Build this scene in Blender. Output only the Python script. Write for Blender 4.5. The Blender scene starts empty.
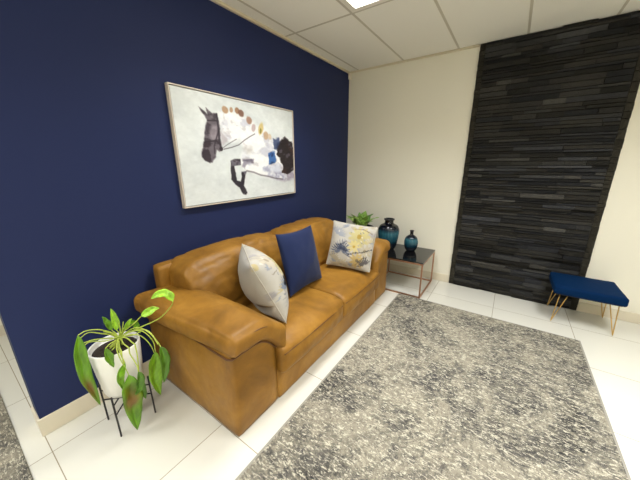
import bpy, bmesh, math, random
import numpy as np
from mathutils import Vector, Matrix, noise

random.seed(7)
S = bpy.context.scene
COL = S.collection


# ------------------------------------------------------------------ helpers
def lin(c):
    r = []
    for v in c[:3]:
        v = v / 255.0
        r.append(v / 12.92 if v <= 0.04045 else ((v + 0.055) / 1.055) ** 2.4)
    return (r[0], r[1], r[2], 1.0)


def sstep(a, b, x):
    t = min(1.0, max(0.0, (x - a) / (b - a)))
    return t * t * (3 - 2 * t)


class Mat:
    """small wrapper that wires procedural node materials"""

    def __init__(self, name, color=(128, 128, 128), rough=0.5, metal=0.0, spec=0.5):
        self.m = bpy.data.materials.new(name)
        self.m.use_nodes = True
        self.t = self.m.node_tree
        self.b = self.t.nodes['Principled BSDF']
        self.b.inputs['Base Color'].default_value = lin(color)
        self.b.inputs['Roughness'].default_value = rough
        self.b.inputs['Metallic'].default_value = metal
        self.b.inputs['Specular IOR Level'].default_value = spec
        self.coord = None

    def node(self, typ, **kw):
        n = self.t.nodes.new(typ)
        for k, v in kw.items():
            setattr(n, k, v)
        return n

    def link(self, a, b):
        self.t.links.new(a, b)

    def vec(self, kind='Object', scale=(1, 1, 1), loc=(0, 0, 0), rot=(0, 0, 0)):
        c = self.node('ShaderNodeTexCoord')
        m = self.node('ShaderNodeMapping')
        m.inputs['Scale'].default_value = scale
        m.inputs['Location'].default_value = loc
        m.inputs['Rotation'].default_value = rot
        self.link(c.outputs[kind], m.inputs['Vector'])
        return m.outputs['Vector']

    def noise(self, scale, detail=4, rough=0.55, vec=None, dist=0.0):
        n = self.node('ShaderNodeTexNoise')
        n.inputs['Scale'].default_value = scale
        n.inputs['Detail'].default_value = detail
        n.inputs['Roughness'].default_value = rough
        n.inputs['Distortion'].default_value = dist
        self.link(vec if vec is not None else self.vec(), n.inputs['Vector'])
        return n.outputs['Fac']

    def ramp(self, fac, stops, interp='LINEAR'):
        r = self.node('ShaderNodeValToRGB')
        cr = r.color_ramp
        cr.interpolation = interp
        while len(cr.elements) > 1:
            cr.elements.remove(cr.elements[-1])
        for i, (p, c) in enumerate(stops):
            e = cr.elements[0] if i == 0 else cr.elements.new(p)
            e.position = p
            e.color = lin(c) if len(c) == 3 and max(c) > 1 else (c[0], c[1], c[2], 1)
        self.link(fac, r.inputs['Fac'])
        return r.outputs['Color']

    def mix(self, fac, a, b, mode='MIX'):
        n = self.node('ShaderNodeMix', data_type='RGBA', blend_type=mode)
        for v, s in ((fac, n.inputs[0]), (a, n.inputs[6]), (b, n.inputs[7])):
            if isinstance(v, (int, float)):
                s.default_value = v
            elif isinstance(v, tuple):
                s.default_value = lin(v)
            else:
                self.link(v, s)
        return n.outputs[2]

    def color(self, sock):
        self.link(sock, self.b.inputs['Base Color'])
        return self

    def rough(self, sock):
        self.link(sock, self.b.inputs['Roughness'])
        return self

    def bump(self, sock, strength=0.3, dist=0.01):
        n = self.node('ShaderNodeBump')
        n.inputs['Strength'].default_value = strength
        n.inputs['Distance'].default_value = dist
        self.link(sock, n.inputs['Height'])
        self.link(n.outputs['Normal'], self.b.inputs['Normal'])
        return self


def tag(o, label=None, cat=None, group=None, kind=None):
    if label:
        o['label'] = label
    if cat:
        o['category'] = cat
    if group:
        o['group'] = group
    if kind:
        o['kind'] = kind
    return o


def thing(name, label, cat, loc=(0, 0, 0), group=None):
    o = bpy.data.objects.new(name, None)
    o.empty_display_size = 0.1
    o.location = loc
    COL.objects.link(o)
    return tag(o, label, cat, group)


def link_mesh(name, me, mat, parent=None, smooth=True, world=True):
    """geometry is written in world metres; a parented part is moved into its thing's frame"""
    o = bpy.data.objects.new(name, me)
    COL.objects.link(o)
    if mat is not None:
        for mm in (mat if isinstance(mat, (list, tuple)) else [mat]):
            me.materials.append(mm.m if isinstance(mm, Mat) else mm)
    if smooth:
        me.polygons.foreach_set('use_smooth', [True] * len(me.polygons))
    if parent is not None:
        o.parent = parent
        if world:
            p, off = parent, Vector((0, 0, 0))
            while p is not None:
                off += p.location
                p = p.parent
            me.transform(Matrix.Translation(-off))
    return o


def from_data(name, verts, faces, mat, parent=None, smooth=True):
    me = bpy.data.meshes.new(name)
    me.from_pydata([tuple(v) for v in verts], [], faces)
    me.update()
    return link_mesh(name, me, mat, parent, smooth)


def bm_box(bm, lo, hi, bevel=0.0, seg=2):
    r = bmesh.ops.create_cube(bm, size=1.0)
    vs = r['verts']
    for v in vs:
        v.co = Vector([lo[i] + (v.co[i] + 0.5) * (hi[i] - lo[i]) for i in range(3)])
    if bevel > 0:
        es = list({e for v in vs for e in v.link_edges})
        bmesh.ops.bevel(bm, geom=es, offset=bevel, segments=seg, profile=0.5, affect='EDGES')
    return bm


def bm_tube(bm, pts, rad, sides=8, caps=True):
    """round bar along a polyline; rad is one radius or one per point"""
    pts = [Vector(p) for p in pts]
    n = len(pts)
    rads = rad if isinstance(rad, (list, tuple)) else [rad] * n
    rings = []
    ref = None
    for i, p in enumerate(pts):
        d = (pts[min(i + 1, n - 1)] - pts[max(i - 1, 0)]).normalized()
        if ref is None:
            ref = d.orthogonal().normalized()
        else:
            ref = (ref - d * ref.dot(d))
            ref = ref.normalized() if ref.length > 1e-6 else d.orthogonal().normalized()
        b = d.cross(ref)
        rings.append([bm.verts.new(p + (ref * math.cos(a) + b * math.sin(a)) * rads[i])
                      for a in [2 * math.pi * k / sides for k in range(sides)]])
    for i in range(n - 1):
        for k in range(sides):
            bm.faces.new((rings[i][k], rings[i][(k + 1) % sides], rings[i + 1][(k + 1) % sides], rings[i + 1][k]))
    if caps:
        bm.faces.new(list(reversed(rings[0])))
        bm.faces.new(rings[-1])


def bm_lathe(bm, prof, centre, seg=48, close=True):
    cx, cy, cz = centre
    rings = []
    for r, z in prof:
        if r < 1e-5:
            rings.append([bm.verts.new((cx, cy, cz + z))])
        else:
            rings.append([bm.verts.new((cx + r * math.cos(2 * math.pi * k / seg), cy + r * math.sin(2 * math.pi * k / seg), cz + z))
                          for k in range(seg)])
    for a, b in zip(rings, rings[1:]):
        for k in range(seg):
            k2 = (k + 1) % seg
            if len(a) == 1 and len(b) == 1:
                continue
            if len(a) == 1:
                bm.faces.new((a[0], b[k2], b[k]))
            elif len(b) == 1:
                bm.faces.new((a[k], a[k2], b[0]))
            else:
                bm.faces.new((a[k], a[k2], b[k2], b[k]))


def bm_obj(name, bm, mat, parent=None, smooth=True, recalc=True):
    if recalc:
        bmesh.ops.recalc_face_normals(bm, faces=bm.faces)
    me = bpy.data.meshes.new(name)
    bm.to_mesh(me)
    bm.free()
    return link_mesh(name, me, mat, parent, smooth)


def box(name, lo, hi, mat, parent=None, bevel=0.0, seg=2, smooth=False):
    bm = bmesh.new()
    bm_box(bm, lo, hi, bevel, seg)
    return bm_obj(name, bm, mat, parent, smooth)


def catmull(pts, n=8):
    pts = [Vector(p) for p in pts]
    P = [pts[0] * 2 - pts[1]] + pts + [pts[-1] * 2 - pts[-2]]
    out = []
    for i in range(1, len(P) - 2):
        a, b, c, d = P[i - 1], P[i], P[i + 1], P[i + 2]
        for k in range(n):
            t = k / n
            out.append(0.5 * ((2 * b) + (c - a) * t + (2 * a - 5 * b + 4 * c - d) * t * t + (3 * b - a - 3 * c + d) * t ** 3))
    out.append(pts[-1])
    return out


def soft_box(name, lo, hi, n, r, puff, mat, parent=None, fn=None, wrinkle=0.0, wscale=6.0, seed=0.0, wstretch=(1, 1, 1)):
    """upholstered block: rounded, crowned on each side, with soft creases"""
    idx, verts, faces, tt = {}, [], [], []
    c = [(lo[i] + hi[i]) / 2 for i in range(3)]
    h = [(hi[i] - lo[i]) / 2 for i in range(3)]

    def vid(i):
        if i in idx:
            return idx[i]
        t = []
        for a in range(3):
            s = 2 * i[a] / n[a] - 1
            t.append(math.copysign(abs(s) ** 0.8, s) if s else 0.0)
        p = [t[a] * h[a] for a in range(3)]
        q = [max(-(h[a] - r), min(h[a] - r, p[a])) for a in range(3)]
        d = Vector([p[a] - q[a] for a in range(3)])
        if d.length > 1e-9:
            m = max(abs(x) for x in d)
            d = d.normalized() * min(m, r)
        p = Vector([q[a] + d[a] + c[a] for a in range(3)])
        for a in range(3):
            b, e = (a + 1) % 3, (a + 2) % 3
            p[a] += t[a] * puff[a] * (1 - t[b] ** 2) * (1 - t[e] ** 2)
        if fn:
            p = Vector(fn(p, t))
        idx[i] = len(verts)
        verts.append(p)
        tt.append(t)
        return idx[i]

    for a in range(3):
        b, e = (a + 1) % 3, (a + 2) % 3
        for side in (0, n[a]):
            for i in range(n[b]):
                for j in range(n[e]):
                    q = []
                    for (di, dj) in ((0, 0), (1, 0), (1, 1), (0, 1)):
                        k = [0, 0, 0]
                        k[a] = side
                        k[b] = i + di
                        k[e] = j + dj
                        q.append(vid(tuple(k)))
                    faces.append(q if side else q[::-1])
    me = bpy.data.meshes.new(name)
    me.from_pydata([tuple(v) for v in verts], [], faces)
    me.update()
    if wrinkle:
        nn = [Vector(v.normal) for v in me.vertices]
        for v, nv in zip(me.vertices, nn):
            q = Vector((v.co.x * wstretch[0], v.co.y * wstretch[1], v.co.z * wstretch[2])) * wscale + Vector((seed, seed * 1.7, seed * .3))
            w = noise.noise(q) * 0.6 + noise.noise(q * 2.3) * 0.3
            q2 = q * 1.4 + Vector((5, 3, 1))
            w -= 0.55 * max(0.0, 1 - abs(noise.noise(q2)) * 5.0)
            v.co += nv * (w * wrinkle)
        me.update()
    return link_mesh(name, me, mat, parent)


def paint_attr(me, cols):
    ca = me.color_attributes.new('paint', 'FLOAT_COLOR', 'POINT')
    a = np.ones((len(me.vertices), 4), dtype=np.float32)
    c = np.clip(np.asarray(cols, dtype=np.float64) / 255.0, 0, 1)
    a[:, :3] = np.where(c <= 0.04045, c / 12.92, ((c + 0.055) / 1.055) ** 2.4)
    ca.data.foreach_set('color', a.ravel())


# a tiny raster painter used for the canvas and the printed cushions
class Painter:
    def __init__(self, w, h, base, seed=1):
        self.w, self.h = w, h
        y, x = np.mgrid[0:h, 0:w]
        self.u = (x + .0) / (w - 1)
        self.v = (y + .0) / (h - 1)
        self.img = np.ones((h, w, 3)) * np.array(base, float)
        self.rng = np.random.default_rng(seed)

    def cloud(self, n, sx=None):
        """value noise 0..1"""
        out = np.zeros((self.h, self.w))
        amp, tot = 1.0, 0.0
        for o in range(4):
            gw, gh = int(n * 2 ** o * (sx or 1)) + 2, int(n * 2 ** o) + 2
            g = self.rng.random((gh, gw))
            fx, fy = self.u * (gw - 1.001), self.v * (gh - 1.001)
            ix, iy = fx.astype(int), fy.astype(int)
            tx, ty = fx - ix, fy - iy
            tx, ty = tx * tx * (3 - 2 * tx), ty * ty * (3 - 2 * ty)
            out += amp * ((g[iy, ix] * (1 - tx) + g[iy, ix + 1] * tx) * (1 - ty) + (g[iy + 1, ix] * (1 - tx) + g[iy + 1, ix + 1] * tx) * ty)
            tot += amp
            amp *= .55
        return out / tot

    def poly_mask(self, pts, soft=0.006, warp=0.0, asp=1.0):
        u, v = self.u, self.v
        if warp:
            u = u + (self.cloud(14) - .5) * warp
            v = v + (self.cloud(14) - .5) * warp
        inside = np.zeros_like(u, bool)
        dist = np.full(u.shape, 1e9)
        n = len(pts)
        for i in range(n):
            x0, y0 = pts[i]
            x1, y1 = pts[(i + 1) % n]
            cond = ((y0 > v) != (y1 > v))
            with np.errstate(divide='ignore', invalid='ignore'):
                xi = (x1 - x0) * (v - y0) / ((y1 - y0) if y1 != y0 else 1e-9) + x0
            inside ^= cond & (u < xi)
            dist = np.minimum(dist, self.seg(u, v, x0, y0, x1, y1, asp))
        sd = np.where(inside, dist, -dist)
        return np.clip(sd / soft + .5, 0, 1)

    @staticmethod
    def seg(u, v, x0, y0, x1, y1, asp):
        dx, dy = (x1 - x0) * asp, y1 - y0
        L = dx * dx + dy * dy + 1e-12
        t = np.clip((((u - x0) * asp) * dx + (v - y0) * dy) / L, 0, 1)
        return np.hypot((u - x0) * asp - t * dx, (v - y0) - t * dy)

    def put(self, mask, col, a=1.0):
        m = (mask * a)[..., None]
        self.img = self.img * (1 - m) + np.array(col, float) * m

    def line(self, pts, width, col, a=1.0, asp=1.0, soft=0.004):
        d = np.full(self.u.shape, 1e9)
        for p, q in zip(pts, pts[1:]):
            d = np.minimum(d, self.seg(self.u, self.v, p[0], p[1], q[0], q[1], asp))
        self.put(np.clip((width - d) / soft + .5, 0, 1), col, a)

    def ell(self, cx, cy, rx, ry, ang, col, a=1.0, asp=1.0, soft=.15, warp=0.0):
        x, y = (self.u - cx) * asp, self.v - cy
        c, s = math.cos(ang), math.sin(ang)
        X, Y = (x * c + y * s) / rx, (-x * s + y * c) / ry
        d = np.hypot(X, Y)
        if warp:
            d = d + (self.cloud(18) - .5) * warp
        self.put(np.clip((1 - d) / soft + .5, 0, 1), col, a)


# ------------------------------------------------------------------ measured frame (metres)
CAM = (1.994, -3.598, 1.5)
PITCH, YAW, ROLL, FPX = 15.884, 34.657, -0.379, 271.128
H = 2.66                       # ceiling
XL, XR, YB, YF = -1.62, 4.5, 0.0, -7.6
PART_END = -3.516              # free end of the navy partition
STONE0, STONE1 = 1.53, 2.755

# ------------------------------------------------------------------ materials
M = {}
m = M['navy'] = Mat('navy paint', (37, 46, 84), rough=0.5, spec=0.13)
m.bump(m.noise(180, 2), 0.05, 0.001)
m = M['cream'] = Mat('cream paint', (232, 228, 212), rough=0.6, spec=0.3)
m.bump(m.noise(150, 2), 0.05, 0.001)
m = M['skirt'] = Mat('skirting tile', (216, 207, 186), rough=0.3)
m = M['ceil'] = Mat('ceiling board', (243, 240, 230), rough=0.8, spec=0.2)
m.bump(m.noise(220, 2), 0.05, 0.001)
M['tbar'] = Mat('ceiling bar', (200, 193, 176), rough=0.5)
M['trim'] = Mat('wall angle', (214, 203, 178), rough=0.5)
# porcelain floor with thin joints
m = M['floor'] = Mat('porcelain tile', (236, 232, 218), rough=0.22, spec=0.5)
br = m.node('ShaderNodeTexBrick', offset=0.0, squash=1.0)
br.inputs['Scale'].default_value = 1.0
br.inputs['Brick Width'].default_value = 0.6255
br.inputs['Row Height'].default_value = 0.62
br.inputs['Mortar Size'].default_value = 0.0022
br.inputs['Mortar Smooth'].default_value = 0.1
br.inputs['Bias'].default_value = 0.0
br.inputs['Color1'].default_value = lin((216, 214, 204))
br.inputs['Color2'].default_value = lin((212, 210, 199))
br.inputs['Mortar'].default_value = lin((150, 140, 118))
m.link(m.vec('Object', loc=(-0.165, 0.42, 0)), br.inputs['Vector'])
m.color(br.outputs['Color'])
# leather
m = M['leather'] = Mat('tan leather', (136, 94, 40), rough=0.38, spec=0.3)
big = m.noise(3.2, 5, .6, dist=.6)
c1 = m.ramp(big, [(.30, (112, 77, 26)), (.5, (143, 101, 36)), (.72, (166, 121, 50))])
fine = m.noise(16, 5, .65)
c2 = m.mix(m.ramp(fine, [(.4, (0.0, 0.0, 0.0)), (.75, (.45, .45, .45))]), c1, (122, 84, 28))
m.color(c2)
m.rough(m.ramp(m.noise(9, 4), [(.3, (.38, .38, .38)), (.7, (.54, .54, .54))]))
m.bump(m.noise(140, 4, .6), 0.12, 0.002)
m = M['leather_seam_shade'] = Mat('leather piping and crease shade', (92, 56, 24), rough=0.5)  # seam piping, also the painted crease shade under the arm pads
# rug
m = M['rug'] = Mat('distressed rug pile', (140, 136, 126), rough=0.95, spec=0.1)
v0 = m.vec('Object')
vs = m.vec('Object', scale=(1.0, 2.6, 1), rot=(0, 0, -0.08))
a1 = m.noise(1.5, 8, .72, v0, 1.1)
a2 = m.noise(9, 8, .75, vs, 1.2)
a3 = m.noise(36, 5, .8, vs, .6)
base = m.ramp(a1, [(.38, (48, 48, 48)), (.46, (84, 82, 78)), (.53, (148, 142, 126)), (.59, (128, 122, 110)), (.67, (68, 66, 64))])
base = m.mix(m.ramp(a2, [(.44, (0.0, 0.0, 0.0)), (.60, (.75, .75, .75))]), base, (142, 136, 120))
dark = m.mix(m.ramp(m.noise(6.2, 8, .75, m.vec('Object', loc=(4, 2, 0)), 1.0), [(.50, (0.0, 0.0, 0.0)), (.64, (.8, .8, .8))]), base, (66, 65, 66))
spk = m.mix(m.ramp(a3, [(.53, (0.0, 0.0, 0.0)), (.58, (.85, .85, .85))]), dark, (204, 198, 178))
a4 = m.noise(44, 5, .8, m.vec('Object', loc=(1, 7, 0), scale=(2.2, 1, 1)), .6)
spk = m.mix(m.ramp(a4, [(.53, (0.0, 0.0, 0.0)), (.62, (.65, .65, .65))]), spk, (64, 63, 62))
m.color(spk)
m.bump(m.noise(300, 3, .7), 0.5, 0.004)
M['rug_edge'] = Mat('rug binding', (150, 146, 136), rough=0.95, spec=0.1)
# stone
m = M['stone'] = Mat('black slate', (50, 50, 50), rough=0.7, spec=0.22)
at = m.node('ShaderNodeAttribute', attribute_name='paint')
nz = m.noise(30, 6, .7)
m.color(m.mix(m.ramp(nz, [(.35, (0.0, 0.0, 0.0)), (.8, (.5, .5, .5))]), at.outputs['Color'], (26, 25, 24)))
m.bump(m.noise(45, 8, .75), 0.8, 0.012)
# painted things driven by a colour attribute
for nm, ro in (('canvas', .6), ('print', .9)):
    m = M[nm] = Mat('painted ' + nm, rough=ro, spec=.25)
    at = m.node('ShaderNodeAttribute', attribute_name='paint')
    m.color(at.outputs['Color'])
    m.bump(m.noise(400, 2), 0.15, 0.001)
m = M['blue_cloth'] = Mat('royal blue cushion cloth', (18, 31, 68), rough=0.85, spec=.25)
m.b.inputs['Sheen Weight'].default_value = .08
m.bump(m.noise(350, 2), 0.25, 0.001)
M['piping_grey'] = Mat('cushion piping', (176, 170, 158), rough=.9)
m = M['velvet'] = Mat('teal blue velvet', (0, 32, 68), rough=0.8, spec=.08)
m.b.inputs['Sheen Weight'].default_value = .08
m.b.inputs['Sheen Tint'].default_value = lin((60, 130, 190))
M['gold'] = Mat('brushed gold', (206, 172, 108), rough=.35, metal=1.0)
M['copper'] = Mat('rose copper', (196, 152, 124), rough=.35, metal=1.0)
m = M['blackglass'] = Mat('black stone top', (20, 20, 22), rough=.06, spec=.6)
m.color(m.ramp(m.noise(7, 8, .7, dist=1.5), [(.5, (16, 16, 18)), (.62, (38, 38, 40)), (.66, (18, 18, 20))]))
M['frame'] = Mat('champagne frame', (212, 200, 188), rough=.45, metal=.1)
M['frame_in'] = Mat('frame shadow gap', (40, 36, 34), rough=.8)
M['black'] = Mat('black metal', (26, 24, 24), rough=.45)
M['pot'] = Mat('white ceramic', (238, 236, 230), rough=.3)
m = M['soil'] = Mat('dark soil', (44, 34, 28), rough=1.0)
m.bump(m.noise(90, 5), 1.0, .01)
m = M['leaf'] = Mat('lily leaf', (78, 122, 30), rough=.35, spec=.45)
at = m.node('ShaderNodeAttribute', attribute_name='paint')
m.color(at.outputs['Color'])
M['stalk'] = Mat('lily stalk', (168, 184, 74), rough=.45)
m = M['leaf_pale'] = Mat('broad pale leaf', (120, 160, 60), rough=.35)
m.color(m.ramp(m.noise(14, 3), [(.35, (70, 118, 40)), (.65, (154, 186, 92))]))
M['planter'] = Mat('charcoal planter', (30, 30, 32), rough=.4)
m = M['vase'] = Mat('teal glazed glass', (20, 60, 80), rough=.07, spec=.6)
gz = m.node('ShaderNodeSeparateXYZ')
tc = m.node('ShaderNodeTexCoord')
m.link(tc.outputs['Generated'], gz.inputs[0])
m.color(m.ramp(gz.outputs['Z'], [(.0, (5, 9, 18)), (.20, (8, 22, 36)), (.42, (30, 78, 94)), (.58, (44, 98, 112)), (.68, (16, 38, 54)), (.78, (8, 11, 20)), (1.0, (7, 8, 15))]))
M['white_plastic'] = Mat('white plastic', (226, 218, 200), rough=.4)
m = M['diffuser'] = Mat('light diffuser', (255, 252, 244), rough=.4)
m.b.inputs['Emission Color'].default_value = (1, .97, .9, 1)
m.b.inputs['Emission Strength'].default_value = 3.0
M['white_metal'] = Mat('white enamel', (235, 230, 218), rough=.4)

# ------------------------------------------------------------------ the room
tag(box('floor', (XL, YF, -0.08), (XR, YB, 0), M['floor']), kind='structure')
# the ceiling: a board plane cut by a grid of flat bars, open where lights are recessed
GX = [0.141 + 0.594 * k for k in range(-3, 8)]
GY = [0.0] + [-1.297 - 1.2 * k for k in range(0, 6)]
LIGHTS = [(0.735, -1.297), (2.517, -1.297), (0.735, -3.697), (2.517, -3.697), (-0.453, -3.697), (1.923, -6.097), (3.70, -3.697)]


def lit(cx, cy):
    for lx, ly in LIGHTS:
        if lx - .02 < cx < lx + .62 and ly - 1.22 < cy < ly + .02:
            return True
    return False


bm = bmesh.new()
xs = [XL] + [x for x in GX if XL + .05 < x < XR - .05] + [XR]
ys = [YB] + [y for y in GY[1:] if y > YF + .05] + [YF]
for i in range(len(xs) - 1):
    for j in range(len(ys) - 1):
        if lit((xs[i] + xs[i + 1]) / 2, (ys[j] + ys[j + 1]) / 2):
            continue
        bm_box(bm, (xs[i] + .002, ys[j + 1] + .002, H), (xs[i + 1] - .002, ys[j] - .002, H + .02))
ceil = tag(bm_obj('ceiling', bm, M['ceil'], smooth=False), kind='structure')
bm = bmesh.new()
for x in xs[1:-1]:
    bm_box(bm, (x - .010, YF, H - .002), (x + .010, YB, H + .03))
for y in ys[1:-1]:
    bm_box(bm, (XL, y - .010, H - .0015), (XR, y + .010, H + .031))
tag(bm_obj('ceiling_grid', bm, M['tbar'], ceil, smooth=False), kind='structure')
tag(box('roof_slab', (XL - .1, YF - .1, H + .14), (XR + .1, YB + .1, H + .2), M['cream']), kind='structure')

tag(box('wall_back', (XL, YB, 0), (XR, YB + .12, H + .14), M['cream']), kind='structure')
tag(box('wall_right', (XR, YF, 0), (XR + .12, YB + .12, H + .14), M['cream']), kind='structure')
tag(box('wall_front', (XL - .12, YF - .12, 0), (XR + .12, YF, H + .14), M['cream']), kind='structure')
tag(box('wall_passage', (XL - .12, YF, 0), (XL, YB + .12, H + .14), M['cream']), kind='structure')
tag(box('wall_left', (-.15, PART_END, 0), (0, YB, H), M['navy']), kind='structure')
SK = .115
tag(box('baseboard_left', (0, PART_END - .012, 0), (.012, -.0, SK), M['skirt'], bevel=.003), kind='structure')
tag(box('baseboard_end', (-.15, PART_END - .012, 0), (0, PART_END, SK), M['skirt'], bevel=.003), kind='structure')
bm = bmesh.new()
bm_box(bm, (.012, -.012, 0), (STONE0 - .004, 0, .10), .003)
tag(bm_obj('baseboard_back', bm, M['skirt'], smooth=False), kind='structure')
tag(box('baseboard_right', (STONE1 + .004, -.012, 0), (XR, 0, .10), M['skirt'], bevel=.003), kind='structure')
tag(box('baseboard_passage', (XL, YF, 0), (XL + .012, YB, .10), M['skirt']), kind='structure')
tag(box('trim_1', (0, PART_END, H - .022), (.024, 0, H - .002), M['trim']), kind='structure')
tag(box('trim_2', (.024, -.02, H - .02), (STONE0 - .01, 0, H - .002), M['trim']), kind='structure')

# recessed lights
lab = ['recessed white ceiling light panel above the tan sofa', 'recessed ceiling light panel nearest the slate feature wall',
       'recessed ceiling light panel above the plant end of the room', 'recessed ceiling light panel over the rug, behind the viewer',
       'recessed ceiling light panel above the passage behind the navy wall', 'recessed ceiling light panel farthest from the slate wall',
       'recessed ceiling light panel beside the right-hand wall']
POWER = [21.5, 36, 10, 17, 13, 22, 23]
for (lx, ly), lb, pw in zip(LIGHTS, lab, POWER):
    t = thing('ceiling_light', lb, 'ceiling light', (lx + .297, ly - .6, H), 'recessed ceiling light panels')
    x0, x1, y0, y1 = lx + .012, lx + .582, ly - 1.188, ly - .012
    bm = bmesh.new()
    w = .046
    for lo, hi in (((x0, y0, H - .004), (x0 + w, y1, H + .10)), ((x1 - w, y0, H - .004), (x1, y1, H + .10)),
                   ((x0 + w, y0, H - .004), (x1 - w, y0 + w, H + .10)), ((x0 + w, y1 - w, H - .004), (x1 - w, y1, H + .10))):
        bm_box(bm, lo, hi)
    bm_obj('frame', bm, M['white_metal'], t, smooth=False)
    box('diffuser', (x0 + w, y0 + w, H + .03), (x1 - w, y1 - w, H + .04), M['diffuser'], t)
    L = bpy.data.lights.new('panel_lamp', 'AREA')
    L.shape = 'RECTANGLE'
    L.size, L.size_y = .50, 1.1
    L.energy = pw
    L.color = (.97, .985, 1.0)
    L.spread = math.radians(128)
    lo_ = bpy.data.objects.new('panel_lamp', L)
    COL.objects.link(lo_)
    lo_.parent = t
    lo_.location = (0, 0, .026)

# ------------------------------------------------------------------ slate feature panel
t = thing('stone_cladding', 'dark charcoal stacked-slate feature panel covering the back wall from floor to ceiling', 'wall cladding', (STONE0, 0, 0))
rnd = random.Random(3)
verts, faces, cols = [], [], []


def slab(x0, x1, y, z0, z1, col):
    nx = max(2, int((x1 - x0) / .05))
    base = len(verts)
    grid = []
    for i in range(nx + 1):
        x = x0 + (x1 - x0) * i / nx
        row = []
        for k, z in enumerate((z0, z0 + .004, z1 - .004, z1)):
            d = y + (0.006 if k in (1, 2) else 0) + (noise.noise(Vector((x * 14, z * 40, y * 90))) * .004)
            if i in (0, nx):
                d -= .004
            row.append(len(verts))
            verts.append((x, -max(.006, d), z))
            cols.append(col)
        grid.append(row)
    for i in range(nx):
        for k in range(3):
            faces.append((grid[i][k], grid[i + 1][k], grid[i + 1][k + 1], grid[i][k + 1]))
    # returns to the wall
    bk = {}

    def back(v):
        if v not in bk:
            bk[v] = len(verts)
            verts.append((verts[v][0], -.001, verts[v][2]))
            cols.append(col)
        return bk[v]
    ring = [r[0] for r in grid] + grid[-1][1:] + [r[3] for r in reversed(grid[:-1])] + [grid[0][2], grid[0][1]]
    for a, b in zip(ring, ring[1:] + ring[:1]):
        faces.append((a, back(a), back(b), b))


z = 0.002
while z < H - .004:
    hh = rnd.choice((.024, .03, .036, .044, .05))
    z1 = min(z + hh, H - .003)
    if H - z1 < .012:
        z1 = H - .003
    x = STONE0 + .055
    while x < STONE1 - .056:
        w = rnd.uniform(.12, .40)
        x1 = x + w
        if x1 > STONE1 - .12:
            x1 = STONE1 - .055
        g = rnd.choice((24, 30, 36, 42, 48, 56)) + (22 if rnd.random() < .14 else 0)
        tint = rnd.choice(((0, 0, 0), (2, 1, -2), (-1, 0, 3), (3, 1, -3)))
        slab(x, x1 - .0015, rnd.uniform(.010, .040), z, z1 - .0015, (g + tint[0], g + tint[1], g + tint[2]))
        x = x1
    z = z1
bm_me = bpy.data.meshes.new('slate_courses')
bm_me.from_pydata(verts, [], faces)
paint_attr(bm_me, cols)
link_mesh('slate_courses', bm_me, M['stone'], t, smooth=False)
box('backing_board', (STONE0 + .004, -.009, .002), (STONE1 - .004, -.0005, H - .003), M['black'], t)  # dark board added behind the stones, hides the wall in the gaps
# rough cut edging down both sides
for xa, xb in ((STONE0, STONE0 + .054), (STONE1 - .054, STONE1)):
    verts, faces, cols = [], [], []
    z = .002
    while z < H - .01:
        z1 = min(H - .003, z + rnd.uniform(.03, .09))
        g = rnd.choice((40, 46, 52))
        j = rnd.uniform(-.002, .002)
        slab(xa + (j if xa == STONE0 else .002), xb + (j if xb == STONE1 else -.002), rnd.uniform(.016, .022), z, z1 - .001, (g + 4, g + 1, g - 8))
        z = z1
    me = bpy.data.meshes.new('edging_strip')
    me.from_pydata(verts, [], faces)
    paint_attr(me, cols)
    tag(link_mesh('edging_strip', me, M['stone'], t, smooth=False), label='rough brownish cut-stone edging strip')

# ------------------------------------------------------------------ rugs
t = thing('area_rug', 'large distressed grey and cream rug on the tiles in front of the sofa', 'rug', (1.9, -1.9, 0))
RX0, RX1, RY0, RY1 = 1.10, 2.695, -3.12, -.672
box('pile', (RX0 + .012, RY0 + .012, .001), (RX1 - .012, RY1 - .012, .013), M['rug'], t, bevel=.004)
bm = bmesh.new()
for lo, hi in (((RX0, RY0, .001), (RX0 + .013, RY1, .011)), ((RX1 - .013, RY0, .001), (RX1, RY1, .011)),
               ((RX0 + .013, RY0, .001), (RX1 - .013, RY0 + .013, .011)), ((RX0 + .013, RY1 - .013, .001), (RX1 - .013, RY1, .011))):
    bm_box(bm, lo, hi, .003)
bm_obj('binding', bm, M['rug_edge'], t, smooth=False)
t = thing('area_rug', 'second distressed grey rug lying beyond the free end of the navy wall', 'rug', (-.4, -4.4, 0))
box('pile', (-1.25, -5.2, .001), (.55, -3.612, .013), M['rug'], t, bevel=.004)

# ------------------------------------------------------------------ sofa
so = thing('sofa', 'tan brown leather two-seat sofa with wide padded arms against the navy wall', 'sofa', (.5, -1.8, 0))
YM = -3.6   # mirror: y -> YM - y
LE = M['leather']


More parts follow.
